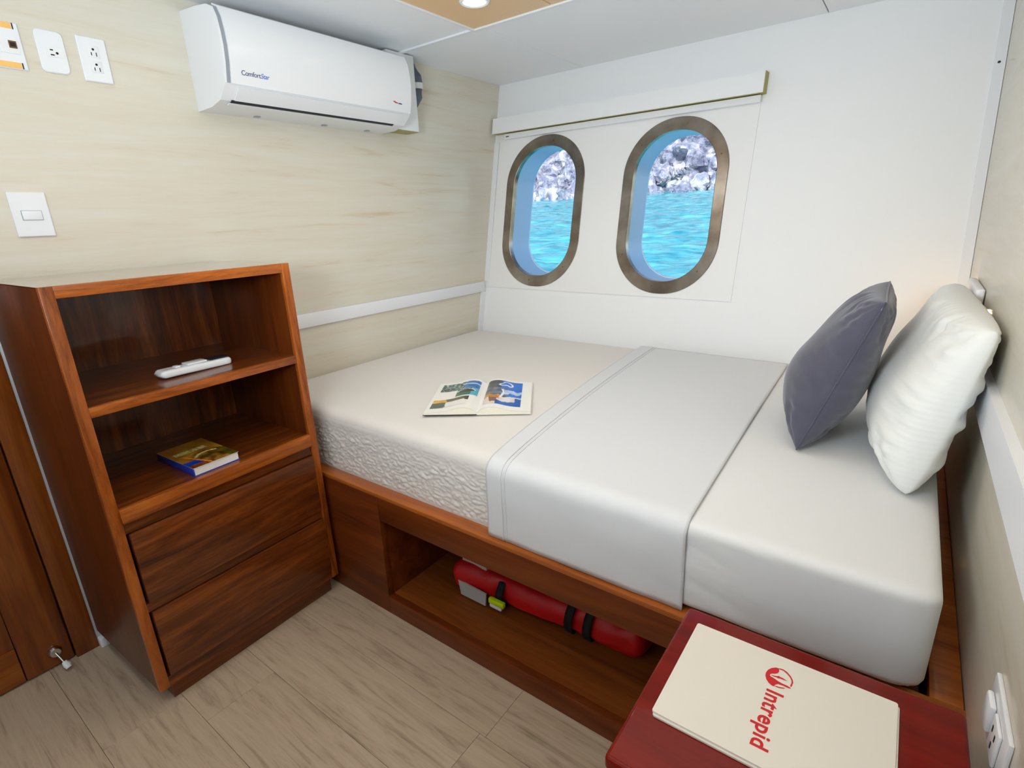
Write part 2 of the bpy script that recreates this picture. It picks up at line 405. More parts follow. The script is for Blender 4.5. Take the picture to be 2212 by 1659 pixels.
wb = holed([(-.1, -.02), (2.1, -.02), (2.1, H+.012), (-.1, H+.012)], holes, 0, .055, 'wall_back', 'white_paint'); tag(wb, kind='structure')
holed([(-.3, -.3), (2.3, -.3), (2.3, H+.3), (-.3, H+.3)], [stadium(x, z, WI[0]+.004, WI[1]+.004) for x, z in WIN], -.165, .01, 'hull_skin', 'white_paint', wb)
holed([(.030, .826), (1.247, .818), (1.256, 1.541), (.034, 1.541)], holes, .004, .0035, 'lining_panel', 'panel_white', wb)
DROP = -.006
for i, (wx, wz) in enumerate(WIN):
    wn = thing('window_%d' % (i+1), (wx, yB(wz), wz), kind='structure')
    # ring
    O, I = stadium(wx, wz, *WO), stadium(wx, wz, *WI); n = len(O)
    def lay(P, o): return [(x, yB(z)-o, z) for x, z in P]
    def mid(f): return [(a[0]*(1-f)+b[0]*f, a[1]*(1-f)+b[1]*f) for a, b in zip(O, I)]
    rows = [lay(O, .004), lay(O, .0065), lay(mid(.04), .008), lay(mid(.96), .008), lay(I, .0065), lay(I, -.02)]
    mb = MB(); P = [p for r in rows for p in r]; F = []
    for a in range(len(rows)-1):
        for k in range(n): F.append((a*n+k, a*n+(k+1) % n, (a+1)*n+(k+1) % n, (a+1)*n+k))
    fr = mb.pts(P, F).build('window_frame', 'steel_ring', wn, ang=12)
    for k in range(6):
        q = mid(.55)[int(n*(k+.35)/6) % n]
        MB().lathe([(0, -.0012), (.0025, -.001), (.0035, 0)], (q[0], yB(q[1])-.0078, q[1]), 'y', 10).build('screw', 'brass_dark', fr)
    # reveal through the hull
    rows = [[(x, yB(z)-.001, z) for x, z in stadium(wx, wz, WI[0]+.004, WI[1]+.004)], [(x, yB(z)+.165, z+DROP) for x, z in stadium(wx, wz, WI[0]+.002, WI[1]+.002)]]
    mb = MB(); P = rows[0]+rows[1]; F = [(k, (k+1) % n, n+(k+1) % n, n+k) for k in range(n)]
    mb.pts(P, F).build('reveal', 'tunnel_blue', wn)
    gp = [(x, yB(z)+.15, z+DROP) for x, z in stadium(wx, wz, WI[0]+.008, WI[1]+.008)]
    MB().pts(gp, [tuple(range(n))]).build('pane', 'glass_pane', wn, smooth=False)
# roller blind above the ports
rb = thing('roller_blind', (.65, yB(1.6), 1.55), 'white boxed roller blind pelmet with a slim rail above the two portholes', 'blind')
def onB(x0, x1, z0, z1, o0, o1, bev=0):
    return MB().prism([(z0, o0), (z0, o1), (z1, o1), (z1, o0)], lambda p: (x0, yB(p[0])-p[1], p[0]), lambda p: (x1, yB(p[0])-p[1], p[0]))
pm = onB(.012, 1.268, 1.566, 1.637, .0, .048).build('pelmet', 'white_paint', rb, smooth=False)
onB(1.2685, 1.2705, 1.5655, 1.638, .0, .0483).build('end_edge', 'ply_edge', pm, smooth=False)
onB(.012, 1.268, 1.5650, 1.5658, .0, .046).build('bottom_edge', 'ply_edge', pm, smooth=False)
onB(.075, 1.258, 1.537, 1.5615, .005, .028).build('bottom_rail', 'white_trim', rb, smooth=False)
onB(.085, .105, 1.546, 1.550, .0281, .0286).build('slot', 'black', rb, smooth=False)
# corner trims of the hull wall
t3 = onB(1.912, 1.952, .60, H, .0, .010)
bmesh.ops.delete(t3.bm, geom=[], context='VERTS')
t3 = MB().prism([(0, .6), (0, H), (1, H), (1, .6)], lambda p: (xR(p[1])-(.028 if p[0] == 0 else .001), yB(p[1]), p[1]), lambda p: (xR(p[1])-(.028 if p[0] == 0 else .001), yB(p[1])-.008, p[1])).build('trim_3', 'white_trim', smooth=False)
tag(t3, kind='structure')
MB().lathe([(0, -.001), (.004, 0)], (1.918, yB(1.553)-.0085, 1.553), 'y', 8).build('screw_hole', 'black', t3)
t4 = MB().prism([(0, .02), (0, ZS0), (1, ZS0), (1, .02)], lambda p: (.0005, yB(p[1])-(.030 if p[0] == 0 else .001), p[1]), lambda p: (.012, yB(p[1])-(.030 if p[0] == 0 else .001), p[1])).build('trim_4', 'white_trim', smooth=False)
tag(t4, kind='structure')
t5 = MB().prism([(0, ZS1), (0, 1.53), (1, 1.53), (1, ZS1)], lambda p: (.0005, yB(p[1])-(.006 if p[0] == 0 else .001), p[1]), lambda p: (.030, yB(p[1])-(.006 if p[0] == 0 else .001), p[1])).build('trim_5', 'white_trim', smooth=False)
tag(t5, kind='structure')

# door on the left wall
d1 = thing('door_1', (0, -1.95, 0), kind='structure')
ja = MB().box(0, .020, -1.788, -1.7345, 0, 1.62, .002).build('jamb', 'door_wood', d1)
MB().box(0, .020, -2.42, -2.364, 0, 1.62, .002).build('jamb', 'door_wood', d1)
MB().box(0, .020, -2.42, -1.730, 1.62, 1.68, .002).build('head', 'door_wood', d1)
MB().box(0, .013, -1.897, -1.7910, .006, 1.615, .003).build('stile', 'door_wood', d1)
MB().box(0, .013, -2.36, -2.255, .006, 1.615, .003).build('stile', 'door_wood', d1)
wood('door_rail', rgb(84, 36, 8), rgb(140, 72, 20), rgb(170, 98, 36), 'y', .3, .5, fine=1.1)
for z0, z1 in ((.006, .112), (.78, .88), (1.51, 1.615)):
    MB().box(0, .013, -2.2535, -1.8985, z0, z1, .003).build('rail', 'door_rail', d1)
for z0, z1 in ((.112, .78), (.88, 1.51)):
    MB().box(.0, .006, -2.2535, -1.8985, z0, z1).build('panel', 'door_wood', d1)
MB().box(-.0075, .0006, -2.37, -1.783, 0, 1.625).build('door_gap', 'black', d1)
ds = MB().lathe([(0, .012), (.012, .012), (.016, .006), (.016, 0), (.006, 0)], (.0135, -1.828, .052), 'x', 20).build('door_stop', 'chrome', d1)
MB().tube([(.025, -1.828, .052), (.036, -1.824, .040), (.05, -1.82, .026)], .0028).build('rod', 'chrome', ds)
MB().tube([(.048, -1.8205, .029), (.056, -1.818, .020), (.062, -1.816, .013)], [.006, .009, .007]).build('rubber_tip', 'plastic', ds)
t6 = MB().box(0, .014, -1.7342, -1.700, 0, 1.02, .001).build('trim_6', 'white_trim'); tag(t6, kind='structure')
MB().box(.014, .040, -1.7342, -1.712, 0, .03, .004).build('foot', 'white_trim', t6)

# ------------------------------------------------------------ outside: sea and rocky shore (the boat lists a little)
LIST = .066
def zsea(y): return -1.25+LIST*max(y, 0)
mb = MB()
def seafn(u, v):
    y = .75+84*(v**2.2); c = 1.79-.52*(y+2); hw = 3+.62*y
    x = c+(u*2-1)*hw
    f = 1
    z = .16*(noise.noise((x*.55, y*1.0, 3))+.5*noise.noise((x*1.3+7, y*2.2, 9))+.25*noise.noise((x*3, y*4.5, 2)))
    return (x, y, zsea(y)+z)
mb.grid(220, 320, seafn)
sea = mb.build('sea', 'sea_water', ang=180); tag(sea, 'rippling turquoise sea seen through the portholes', 'sea', kind='stuff')
cl = thing('cliff', (-44, 78, zsea(78)), 'grey rocky cliff rising from the sea beyond the portholes', 'cliff')
def cliffn(u, v):
    x = -100+115*u; s = v*34
    y = 76+.33*s+2.5*noise.noise((x*.07, 1, 5))*2
    z = zsea(76)-1.5+s*.92
    d = 0
    for f, a in ((.09, 4.2), (.22, 2.3), (.55, 1.1), (1.2, .5), (2.4, .22)):
        q = noise.noise((x*f, s*f*1.1, 4.2+f)); d += a*(1-abs(q)*2.2)
    z2 = z+.35*d*.4
    return (x+.3*noise.noise((x, s, 1)), y-d*.8+4, z2)
MB().grid(300, 110, cliffn).build('rock_face', 'cliff_rock', cl, ang=25)
def boulder(seed):
    bm_ = MB(); bmesh.ops.create_icosphere(bm_.bm, subdivisions=2, radius=1)
    for v in bm_.bm.verts:
        v.co *= 1+.55*noise.noise(v.co*1.3+Vector((seed*3.1, 0, 0)))+.2*noise.noise(v.co*3+Vector((0, seed, 0)))
    return bm_
protos = []
for s_ in range(5):
    o = boulder(s_)
    o2 = o.build('boulder', 'cliff_rock', cl, smooth=False); protos.append(o2.data); 
    for v in o2.data.vertices: v.co += Vector(ORG[cl.name])*SC
    D.objects.remove(o2)
for i in range(230):
    o = D.objects.new('boulder', protos[i % 5]); COL.objects.link(o); o.parent = cl
    t_ = random.random(); x = -78+78*random.random(); up_ = random.random()**1.8
    y = 74.5+up_*5-1.0; z = zsea(74)+up_*4.6-.1
    r = random.uniform(.4, 1.35)*(1.15-.35*up_)
    o.location = (Vector((x, y, z))-Vector(ORG[cl.name]))*SC
    o.scale = (r*random.uniform(.8, 1.5), r, r*random.uniform(.55, 1)); o.rotation_euler = [random.uniform(0, 6.3) for _ in range(3)]

# ------------------------------------------------------------ air conditioner
PRO = [(.0, 1.765), (.087, 1.758), (.15, 1.750), (.174, 1.740), (.187, 1.715), (.193, 1.68), (.195, 1.645), (.191, 1.605), (.1795, 1.556), (.165, 1.540), (.139, 1.518), (.085, 1.5065), (0, 1.505)]
ac = thing('air_conditioner', (.0, -.78, 1.505), 'white split air conditioner with curved front mounted high on the wall', 'air conditioner')
Y0, Y1 = -1.132, -.432
MB().prism(PRO, lambda p: (p[0]-.0, Y0, p[1]), lambda p: (p[0], Y1, p[1])).build('body', 'plastic', ac, ang=25)
fp = [p for p in PRO if 1.555 < p[1] < 1.752]
def shell(pts, off, th, y0, y1):
    n_ = len(pts); out_ = []
    for i, p in enumerate(pts):
        a, b_ = pts[max(i-1, 0)], pts[min(i+1, n_-1)]; t_ = Vector((b_[0]-a[0], b_[1]-a[1])).normalized(); nn = Vector((-t_.y, t_.x))
        if nn.x < 0: nn = -nn
        out_.append((Vector(p)+nn*off, Vector(p)+nn*(off-th)))
    poly = [tuple(a) for a, b_ in out_]+[tuple(b_) for a, b_ in reversed(out_)]
    return MB().prism(poly, lambda p: (p[0], y0, p[1]), lambda p: (p[0], y1, p[1]))
fpan = shell(fp, .0055, .005, Y0+.016, Y1-.004).build('front_panel', 'plastic', ac, ang=25)
shell(fp, .0012, .001, Y0+.006, Y0+.0155).build('side_groove', 'plastic_grey', ac, ang=25)
fl = [p for p in PRO if 1.512 < p[1] < 1.557]
flap = shell([(.1755, 1.551), (.164, 1.5395), (.150, 1.5275), (.143, 1.5215)], .004, .0035, Y0+.038, Y1-.035).build('louver_flap', 'plastic', ac, ang=25)
shell([(.1425, 1.5205), (.137, 1.5165), (.133, 1.5155)], .0018, .0015, Y0+.030, Y1-.055).build('air_slot', 'dark_slot', ac)
shell([(.130, 1.5145), (.118, 1.5120)], .0026, .0024, Y0+.028, Y1-.055).build('lower_lip', 'plastic', ac)
for yy in (-.97, -.72, -.53):
    MB().box(.03, .045, yy-.008, yy+.008, 1.5025, 1.5055).build('clip', 'plastic_grey', ac)
def acx(z):
    for a, b_ in zip(PRO, PRO[1:]):
        if b_[1] <= z <= a[1] and a[1] > b_[1]: return a[0]+(b_[0]-a[0])*(a[1]-z)/(a[1]-b_[1])
def actext(y, z): return lambda a, b_: (acx(z+b_)+.0068, y+a, z+b_)
textmesh('Comfort', .0175, actext(-1.087, 1.579), 'lettering', 'logo_navy', fpan, sp=.92)
textmesh('Star', .0175, actext(-1.0295, 1.579), 'lettering', 'logo_blue', fpan, shear=.2, sp=.92)
MB().pts([(acx(z)+.0068, y, z) for y, z in ((-.527, 1.586), (-.517, 1.5865), (-.507, 1.583), (-.500, 1.583), (-.502, 1.580), (-.512, 1.5805))], [(0, 1, 2, 3, 4, 5)]).build('mark', 'logo_red', fpan, smooth=False)
MB().pts([(acx(z)+.0068, y, z) for y, z in ((-.499, 1.582), (-.490, 1.583), (-.481, 1.5815), (-.482, 1.579), (-.490, 1.579), (-.499, 1.5795))], [(0, 1, 2, 3, 4, 5)]).build('mark', 'logo_navy', fpan, smooth=False)
pc = thing('pipe_cover', (.0, -.35, 1.516), 'flat white box covering pipes at the right end of the air conditioner', 'cover')
MB().box(0, .075, -.4285, -.287, 1.518, 1.7925, .002).build('box', 'white_paint', pc)
MB().box(.002, .073, -.425, -.289, 1.5155, 1.5175).build('bottom_edge', 'ply_edge', pc)
MB().tube([(.03, -.30, 1.765), (.03, -.262, 1.762), (.03, -.238, 1.735), (.03, -.232, 1.70), (.03, -.240, 1.665), (.03, -.265, 1.635), (.03, -.30, 1.62)], .024, 14).build('pipe', 'rubber_grey', pc)
MB().tube([(.03, -.2335, 1.712), (.03, -.2330, 1.690)], .0252, 14).build('tape', 'plastic', pc)

# ------------------------------------------------------------ plates on the left wall
def rrect(y0, y1, z0, z1, r, n=6):
    P = []
    for sy, sz, a0 in ((y1-r, z1-r, 0), (y0+r, z1-r, 90), (y0+r, z0+r, 180), (y1-r, z0+r, 270)):
        for k_ in range(n+1): a = math.radians(a0+90*k_/n); P.append((sy+r*math.cos(a), sz+r*math.sin(a)))
    return P
def plate(name, y0, y1, z0, z1, r, label, cat, mat='plastic', th=.006):
    t_ = thing(name, (0, (y0+y1)/2, z0), label, cat)
    P = rrect(y0, y1, z0, z1, r); Q = rrect(y0+.0025, y1-.0025, z0+.0025, z1-.0025, max(r-.002, .0005))
    mb_ = MB(); n_ = len(P); pts_ = [(0.0003, *p) for p in P]+[(th*.6, *p) for p in P]+[(th, *q) for q in Q]
    F = [tuple(range(2*n_, 3*n_))]+[(a*n_+k_, a*n_+(k_+1) % n_, (a+1)*n_+(k_+1) % n_, (a+1)*n_+k_) for a in (0, 1) for k_ in range(n_)]
    F.append(tuple(range(n_-1, -1, -1)))
    mb_.pts(pts_, F).build('plate', mat, t_, ang=30)
    return t_
def yzbox(par, name, mat, yc, zc, w_, h_, x0=.006, th=.001, bev=0): return MB().box(x0, x0+th, yc-w_/2, yc+w_/2, zc-h_/2, zc+h_/2, bev).build(name, mat, par)
p = plate('data_plate', -1.592, -1.518, 1.548, 1.648, .0015, 'white data outlet plate with two amber label strips beside the wall sockets', 'outlet')
for z in (1.640, 1.5565):
    yzbox(p, 'label_strip', 'amber_label', -1.558, z, .054, .0125); yzbox(p, 'label_end', 'black', -1.5285, z, .0022, .013)
yzbox(p, 'rim', 'plastic', -1.545, 1.6, .036, .038, th=.002)
jk = yzbox(p, 'jack', 'brass_dark', -1.5375, 1.600, .0145, .0155, .0085)
yzbox(p, 'jack_slot', 'black', -1.5375, 1.600, .010, .009, .0094, .0006)
p = plate('single_outlet', -1.491, -1.433, 1.552, 1.647, .012, 'white single socket plate with rounded corners between two other plates', 'outlet')
yzbox(p, 'insert', 'plastic_warm', -1.458, 1.598, .034, .020, .006, .0012)
yzbox(p, 'slot', 'black', -1.4635, 1.6035, .006, .0026, .0072, .0006); yzbox(p, 'slot', 'black', -1.4635, 1.5925, .0075, .0026, .0072, .0006)
MB().lathe([(0, .0008), (.0028, .0008), (.0028, 0)], (.0072, -1.4535, 1.5975), 'x', 12).build('pin_hole', 'black', p)
p = plate('duplex_outlet', -1.406, -1.342, 1.545, 1.650, .0035, 'white double socket plate next to the air conditioner', 'outlet')
for z in (1.6165, 1.5815):
    f_ = yzbox(p, 'socket', 'plastic_warm', -1.374, z, .026, .027, .006, .0012, .0004)
    yzbox(f_, 'slot', 'black', -1.3795, z-.006, .0018, .0075, .0072, .0006); yzbox(f_, 'slot', 'black', -1.3685, z-.006, .0018, .009, .0072, .0006)
    MB().lathe([(0, .0008), (.0027, .0008), (.0027, 0)], (.0072, -1.374, z+.005), 'x', 12).build('pin_hole', 'black', f_)
p = plate('light_switch', -1.631, -1.556, 1.165, 1.271, .002, 'white square light switch plate above the bookcase', 'switch')
yzbox(p, 'gap', 'plastic_grey', -1.5935, 1.2165, .041, .0235, .006, .0004)
yzbox(p, 'rocker', 'plastic', -1.5935, 1.2165, .0385, .0215, .006, .003, .0008)
# plate on the right wall
ow = thing('wall_outlet', (1.95, -1.31, .54), 'white wall plate with rocker and socket beside the bedside table', 'outlet')
XW = xR(.575)
def xbox(par, name, mat, y0, y1, z0, z1, d0, d1, bev=0): return MB().box(XW-d1, XW-d0, y0, y1, z0, z1, bev).build(name, mat, par)
xbox(ow, 'plate', 'plastic', -1.367, -1.251, .538, .611, .0006, .006, .002)
xbox(ow, 'rocker', 'plastic', -1.298, -1.266, .556, .594, .006, .013, .003)
sk = xbox(ow, 'socket', 'plastic_warm', -1.345, -1.307, .552, .597, .006, .010, .002)
for yy, zz in ((-1.334, .583), (-1.318, .583), (-1.326, .566)): xbox(sk, 'slot', 'black', yy-.0015, yy+.0015, zz-.004, zz+.004, .010, .0106)

# ------------------------------------------------------------ bookcase (stands a touch askew)
PH = .0355
bk = thing('bookcase', (.43, -1.45, 0), 'varnished mahogany bookcase with two open shelves above two drawers', 'bookcase', rotz=PH)
DX, XB, YL, YR, ZT = .4218, .014, -1.7163, -1.1691, 1.0701
TH = .0235
MB().box(.020, DX-.012, YL, YL+TH, .058, ZT-.002, .0008).build('side_panel', 'mahogany_dark', bk)
MB().box(XB, DX-.012, YR-TH, YR, .058, ZT-.002, .0008).build('side_panel', 'mahogany_dark', bk)
MB().box(DX-.012, DX, YL, YL+TH, .058, ZT, .0008).build('front_stile', 'mahogany_edge_z', bk)
MB().box(DX-.012, DX, YR-TH, YR, .058, ZT, .0008).build('front_stile', 'mahogany_edge_z', bk)
MB().box(XB, DX-.012, YL+TH, YR-TH, 1.0455, ZT-.0015).build('top_panel', 'mahogany_y', bk)
MB().box(XB, DX-.012, YL, YR, ZT-.001, ZT, 0).build('top_veneer', 'mahogany_top', bk)
MB().box(DX-.012, DX, YL+TH, YR-TH, 1.0455, ZT, .0008).build('top_edge', 'mahogany_edge_y', bk)
MB().box(XB, XB+.008, YL+TH, YR-TH, .07, 1.0455).build('back_panel', 'mahogany_z', bk)
s1 = MB().box(XB+.008, DX-.012, YL+TH, YR-TH, .790, .8125).build('shelf', 'mahogany_y', bk)
MB().box(DX-.012, DX, YL+TH, YR-TH, .790, .8125, .0008).build('shelf_edge', 'mahogany_edge_y', s1)
s2 = MB().box(XB+.008, DX-.012, YL+TH, YR-TH, .531, .5665).build('shelf', 'mahogany_y', bk)
MB().box(DX-.012, DX+.006, YL+TH, YR-TH, .531, .5665, .0008).build('shelf_edge', 'mahogany_edge_y', s2)
MB().box(XB+.008, DX-.012, YL+TH, YR-TH, .060, .0720).build('bottom_panel', 'mahogany_y', bk)
MB().box(DX-.04, DX-.004, YL+TH, YR-TH, .502, .5305).build('rail', 'mahogany_y', bk)
MB().box(DX-.04, DX-.002, YL+TH, YR-TH, .285, .308).build('rail', 'mahogany_y', bk)
MB().box(DX-.04, DX-.002, YL+TH, YR-TH, .058, .087).build('rail', 'mahogany_y', bk)
for z0, z1 in ((.3105, .499), (.090, .282)):
    dr = MB().box(DX-.016, DX+.005, YL+TH+.006, YR-TH-.001, z0, z1, .0015).build('drawer_front', 'mahogany_y', bk)
    MB().box(.10, DX-.016, YL+TH+.02, YR-TH-.02, z0+.015, z1-.03).build('drawer_box', 'mahogany_dark', dr)
MB().box(XB+.02, .3987, -1.684, -1.188, 0, .058, .001).build('plinth', 'mahogany_y', bk)

def rotp(x, y):                            # bookcase frame -> room
    a, b_ = x-.43, y+1.45; c, s = math.cos(PH), math.sin(PH); return (.43+c*a-s*b_, -1.45+s*a+c*b_)
# remote on the upper shelf
rm = thing('remote_control', (.315, -1.423, .8130), 'slim white remote control lying on the upper bookcase shelf', 'remote', rotz=math.radians(4))
def remote(u, v):
    L_ = .185; y = -1.423+(u-.5)*L_; e = abs(u-.5)*2
    hw = .0225*(1-max(0, e-.86)**2*22*(1.2 if u > .5 else .6)); a = v*2*math.pi
    zc = .010+.0015*math.cos(u*3); z = .8130+max(.0004, zc+.0105*math.copysign(abs(math.sin(a))**.5, math.sin(a))*(1-.75*max(0, e-.93)/.07))
    return (.315+hw*math.copysign(abs(math.cos(a))**.55, math.cos(a)), y, min(z, .8130+.021+.001*u))
mb = MB(); mb.grid(40, 33, remote, flip=True); bmesh.ops.remove_doubles(mb.bm, verts=mb.bm.verts, dist=1e-6); bmesh.ops.holes_fill(mb.bm, edges=mb.bm.edges)
mb.build('body', 'plastic', rm, ang=60)
MB().box(.298, .332, -1.390, -1.338, .8345, .8358, .0004).build('screen', 'dark_slot', rm)
MB().box(.2985, .3315, -1.448, -1.398, .8335, .8385, .002).build('slide_cover', 'plastic', rm)
MB().box(.306, .324, -1.474, -1.462, .8335, .8375, .0015).build('button', 'plastic', rm)

# paperback on the lower shelf
pbk = thing('paperback', (.303, -1.462, .5668), 'paperback with golden brown cover lying on the lower bookcase shelf', 'book', rotz=math.radians(3))
bx0, bx1, by0, by1, bz = .208, .402, -1.522, -1.402, .5668
MB().box(bx0+.002, bx1-.002, by0+.003, by1-.002, bz+.0016, bz+.0215).build('pages', 'book_white', pbk, smooth=False)
MB().box(bx0, bx1, by0, by1, bz, bz+.0014).build('back_cover', 'blue_cover', pbk, smooth=False)
MB().box(bx0, bx1, by0-.001, by0+.0024, bz+.0014, bz+.0218, .0008).build('spine', 'blue_cover', pbk)
def mixc(a, b_, t_): t_ = max(0, min(1, t_)); return tuple(lin(a[i]*(1-t_)+b_[i]*t_) for i in range(3))+(1,)
def printed(par, name, nu, nv, pos, colf):
    mb_ = MB(); mb_.grid(nu, nv, pos)
    cs = [colf(i/(nu-1), j/(nv-1)) for i in range(nu) for j in range(nv)]
    return mb_.build(name, 'printed', par, smooth=True, ang=180, colors=cs)
def covc(u, v):                            # u from the rear edge to the front edge, v from the spine across
    c = mixc((150, 96, 24), (196, 146, 40), .5+.9*noise.noise((u*3, v*4, 1)))
    if .30 < u < .42 and .12 < v < .80 and noise.noise((u*34, v*30, 7)) > -.12: c = mixc((214, 206, 120), (246, 236, 190), noise.noise((u*20, v*20, 1))+.5)
    if u > .46:
        q = math.hypot((u-.72)/.22, (v-.62)/.42)
        if q < 1: c = mixc((60, 44, 12), (176, 128, 40), .5+.9*noise.noise((u*9, v*7, 3)))
        if .62 < q < .78 and u < .68: c = mixc((238, 200, 110), (255, 240, 190), .5)
        if v > .82 and u > .6: c = mixc((70, 62, 14), (120, 96, 20), .5+noise.noise((u*8, v*8, 1)))
    if u > .74 and v < .34: c = mixc((14, 40, 150), (40, 96, 220), .5+noise.noise((u*10, v*9, 5)))
    if u > .88 and v < .5: c = mixc((90, 40, 16), (150, 80, 30), .5+noise.noise((u*14, v*9, 2)))
    if u > .5 and abs(v-(.18+.5*(u-.5))) < .03: c = mixc((230, 120, 40), (250, 170, 70), .5)
    return c
printed(pbk, 'front_cover', 48, 32, lambda u, v: (bx0+(bx1-bx0)*u, by0+(by1-by0)*v, bz+.0225), covc)
MB().box(bx0, bx1, by0, by1, bz+.0214, bz+.0222).build('cover_sheet', 'paper', pbk, smooth=False)

# ------------------------------------------------------------ bed
W = 1.1542; ZR = .4195
bed = thing('bed_frame', (.97, -.5, 0), 'built-in wooden bed frame with an open storage recess along its side', 'bed')
XO0, XO1, ZO0, ZO1 = .6447, 1.80, .062, .331
XE = xR(.2)-.002
MB().box(.003, XO0, -W, -W+.022, 0, ZR-.012, .0006).build('front_board', 'bed_wood', bed)
MB().box(XO0, XO1, -W, -W+.022, ZO1, ZR-.012, .0006).build('front_rail', 'bed_wood', bed)
MB().box(XO1, XE, -W, -W+.022, 0, ZR-.012, .0006).build('front_board', 'bed_wood', bed)
MB().box(XO0, XO1, -W, -W+.022, 0, ZO0, .001).build('kick_board', 'bed_wood', bed)
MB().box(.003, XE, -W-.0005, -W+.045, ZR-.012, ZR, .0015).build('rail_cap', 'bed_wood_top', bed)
MB().box(XO0, XO1, -W+.022, -.56, ZO0-.02, ZO0-.0005).build('recess_floor', 'recess_wood', bed)
MB().box(XO0-.018, XO0, -W+.022, -.56, ZO0-.02, ZR-.03).build('recess_side', 'bed_wood', bed)
MB().box(XO1, XO1+.018, -W+.022, -.56, ZO0-.02, ZR-.03).build('recess_side', 'bed_wood', bed)
MB().box(XO0-.018, XO1+.018, -.56, -.545, ZO0-.02, ZR-.03).build('recess_back', 'bed_wood', bed)
MB().box(.003, 1.905, -W+.045, .08, ZR-.028, ZR-.012).build('platform', 'bed_wood', bed)
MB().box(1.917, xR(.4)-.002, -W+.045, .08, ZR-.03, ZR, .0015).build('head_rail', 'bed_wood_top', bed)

def crown(p, n_, a=.008):
    return max(0, n_.z)**2*(a*max(0, 1-((p.x-.97)/.97)**2)*max(0, 1-((p.y+.5)/.62)**2)+.008*(.9-p.x))
mat = thing('mattress', (.97, -.5, ZR-.012), 'cream mattress with a puckered quilted side resting in the bed frame', 'mattress')
MX0, MX1, MY0, MY1, MZ0, MZ1 = .006, 1.898, -1.112, .086, ZR-.0115, .612
rbox(MX0, MX1, MY0, MY1, MZ0, MZ1, (.045, .034, .034), (60, 44, 12), crown).build('body', 'mattress_fabric', mat, ang=60)
def pucker(x, z):
    a = noise.noise((x*42+z*26, z*95-x*10, 1.7)); b_ = noise.noise((x*95, z*170+x*20, 4.1))
    return .0036*abs(a)**.8+.0012*b_
def sidef(u, v):
    x = .02+1.09*u; z = .4185+.172*v; e = min(1, v*12)*min(1, (1-v)*3.2)
    t_ = max(0, (z-(MZ1-.034))/.034); y = MY0-.0012+.034*(1-math.sqrt(max(0, 1-t_*t_)))*1.0
    return (x, y-pucker(x, z)*e*1.7, z)
MB().grid(420, 66, sidef).build('quilted_side', 'mattress_quilt', mat, ang=180)

# fitted white sheet over the head end
fs = thing('fitted_sheet', (1.72, -.5, ZR), 'smooth white fitted sheet stretched over the pillow end of the mattress', 'sheet')
def shd(p, n_):
    d = crown(p, n_)
    if n_.y < -.5:
        f = max(0, 1-(p.x-1.45)/.30); d += .0035*f*noise.noise((p.x*4, p.z*60+p.x*16, 2.2))+.002*noise.noise((p.x*5, p.z*9, 1))
    return d
rbox(1.44, 1.907, MY0-.022, MY1+.003, ZR+.0008, MZ1+.005, (.050, .030, .026), (50, 60, 30), shd, drop=((2, -1), (0, -1))).build('cloth', 'sheet', fs, ang=60)

# folded top sheet laid across the bed
band = thing('top_sheet', (1.27, -.5, ZR), 'white flat sheet folded into a band across the middle of the bed', 'sheet')
def bandprof(s):                           # arclength 0..1 from the wall side over the top and down the front
    yb, yf, zt, zb, r = .075, MY0-.026, MZ1+.0085, ZR+.002, .034
    L1 = (-yf-r)+yb; L2 = r*math.pi/2; L3 = zt-r-zb; T = L1+L2+L3; d = s*T
    if d < L1: return (yb-d, zt, 0)
    if d < L1+L2: a = (d-L1)/r; return (yf+r-r*math.sin(a), zt-r+r*math.cos(a), a)
    return (yf, zt-r-(d-L1-L2), math.pi/2)
def bandf(lo, hi, lift=0):
    def f(u, v):
        y, z, a = bandprof(v); t_ = (y-MY0)/(-MY0+.05)
        xl = 1.052-.128*max(0, t_)**.8; xr = 1.532-.042*max(0, t_)
        x = xl+(xr-xl)*(lo+(hi-lo)*u)
        if a > 1.3: x += .010*(ZR+.1-z)*(1 if u > .5 else 0)
        n_ = Vector((0, -math.sin(a), math.cos(a)))
        d = lift+crown(Vector((x, y, z)), n_)
        uu = lo+(hi-lo)*u
        if a > 1.2:
            d += .0028*noise.noise((x*9, z*14, 3))
            d += .004*math.exp(-((uu-.88)/.09)**2-((z-.465)/.035)**2)*noise.noise((x*20, z*90, 6))
        d += .0008*noise.noise((x*5, y*5, 8))
        return (x, y+n_.y*d, z+n_.z*d)
    return f
def cloth(fn, nu, nv, name, mat_, par, th=.003):
    mb_ = MB(); mb_.grid(nu, nv, fn); o = mb_.build(name, mat_, par, ang=70)
    m_ = o.modifiers.new('thickness', 'SOLIDIFY'); m_.thickness = th*SC; m_.offset = 1
    return o
cloth(bandf(0, 1), 60, 110, 'cloth', 'sheet_band', band)
cloth(bandf(.004, .10, .0034), 10, 110, 'hem', 'sheet_band', band, .0012)
cloth(bandf(.112, .122, .0034), 4, 110, 'stitching', 'sheet_band', band, .0008)

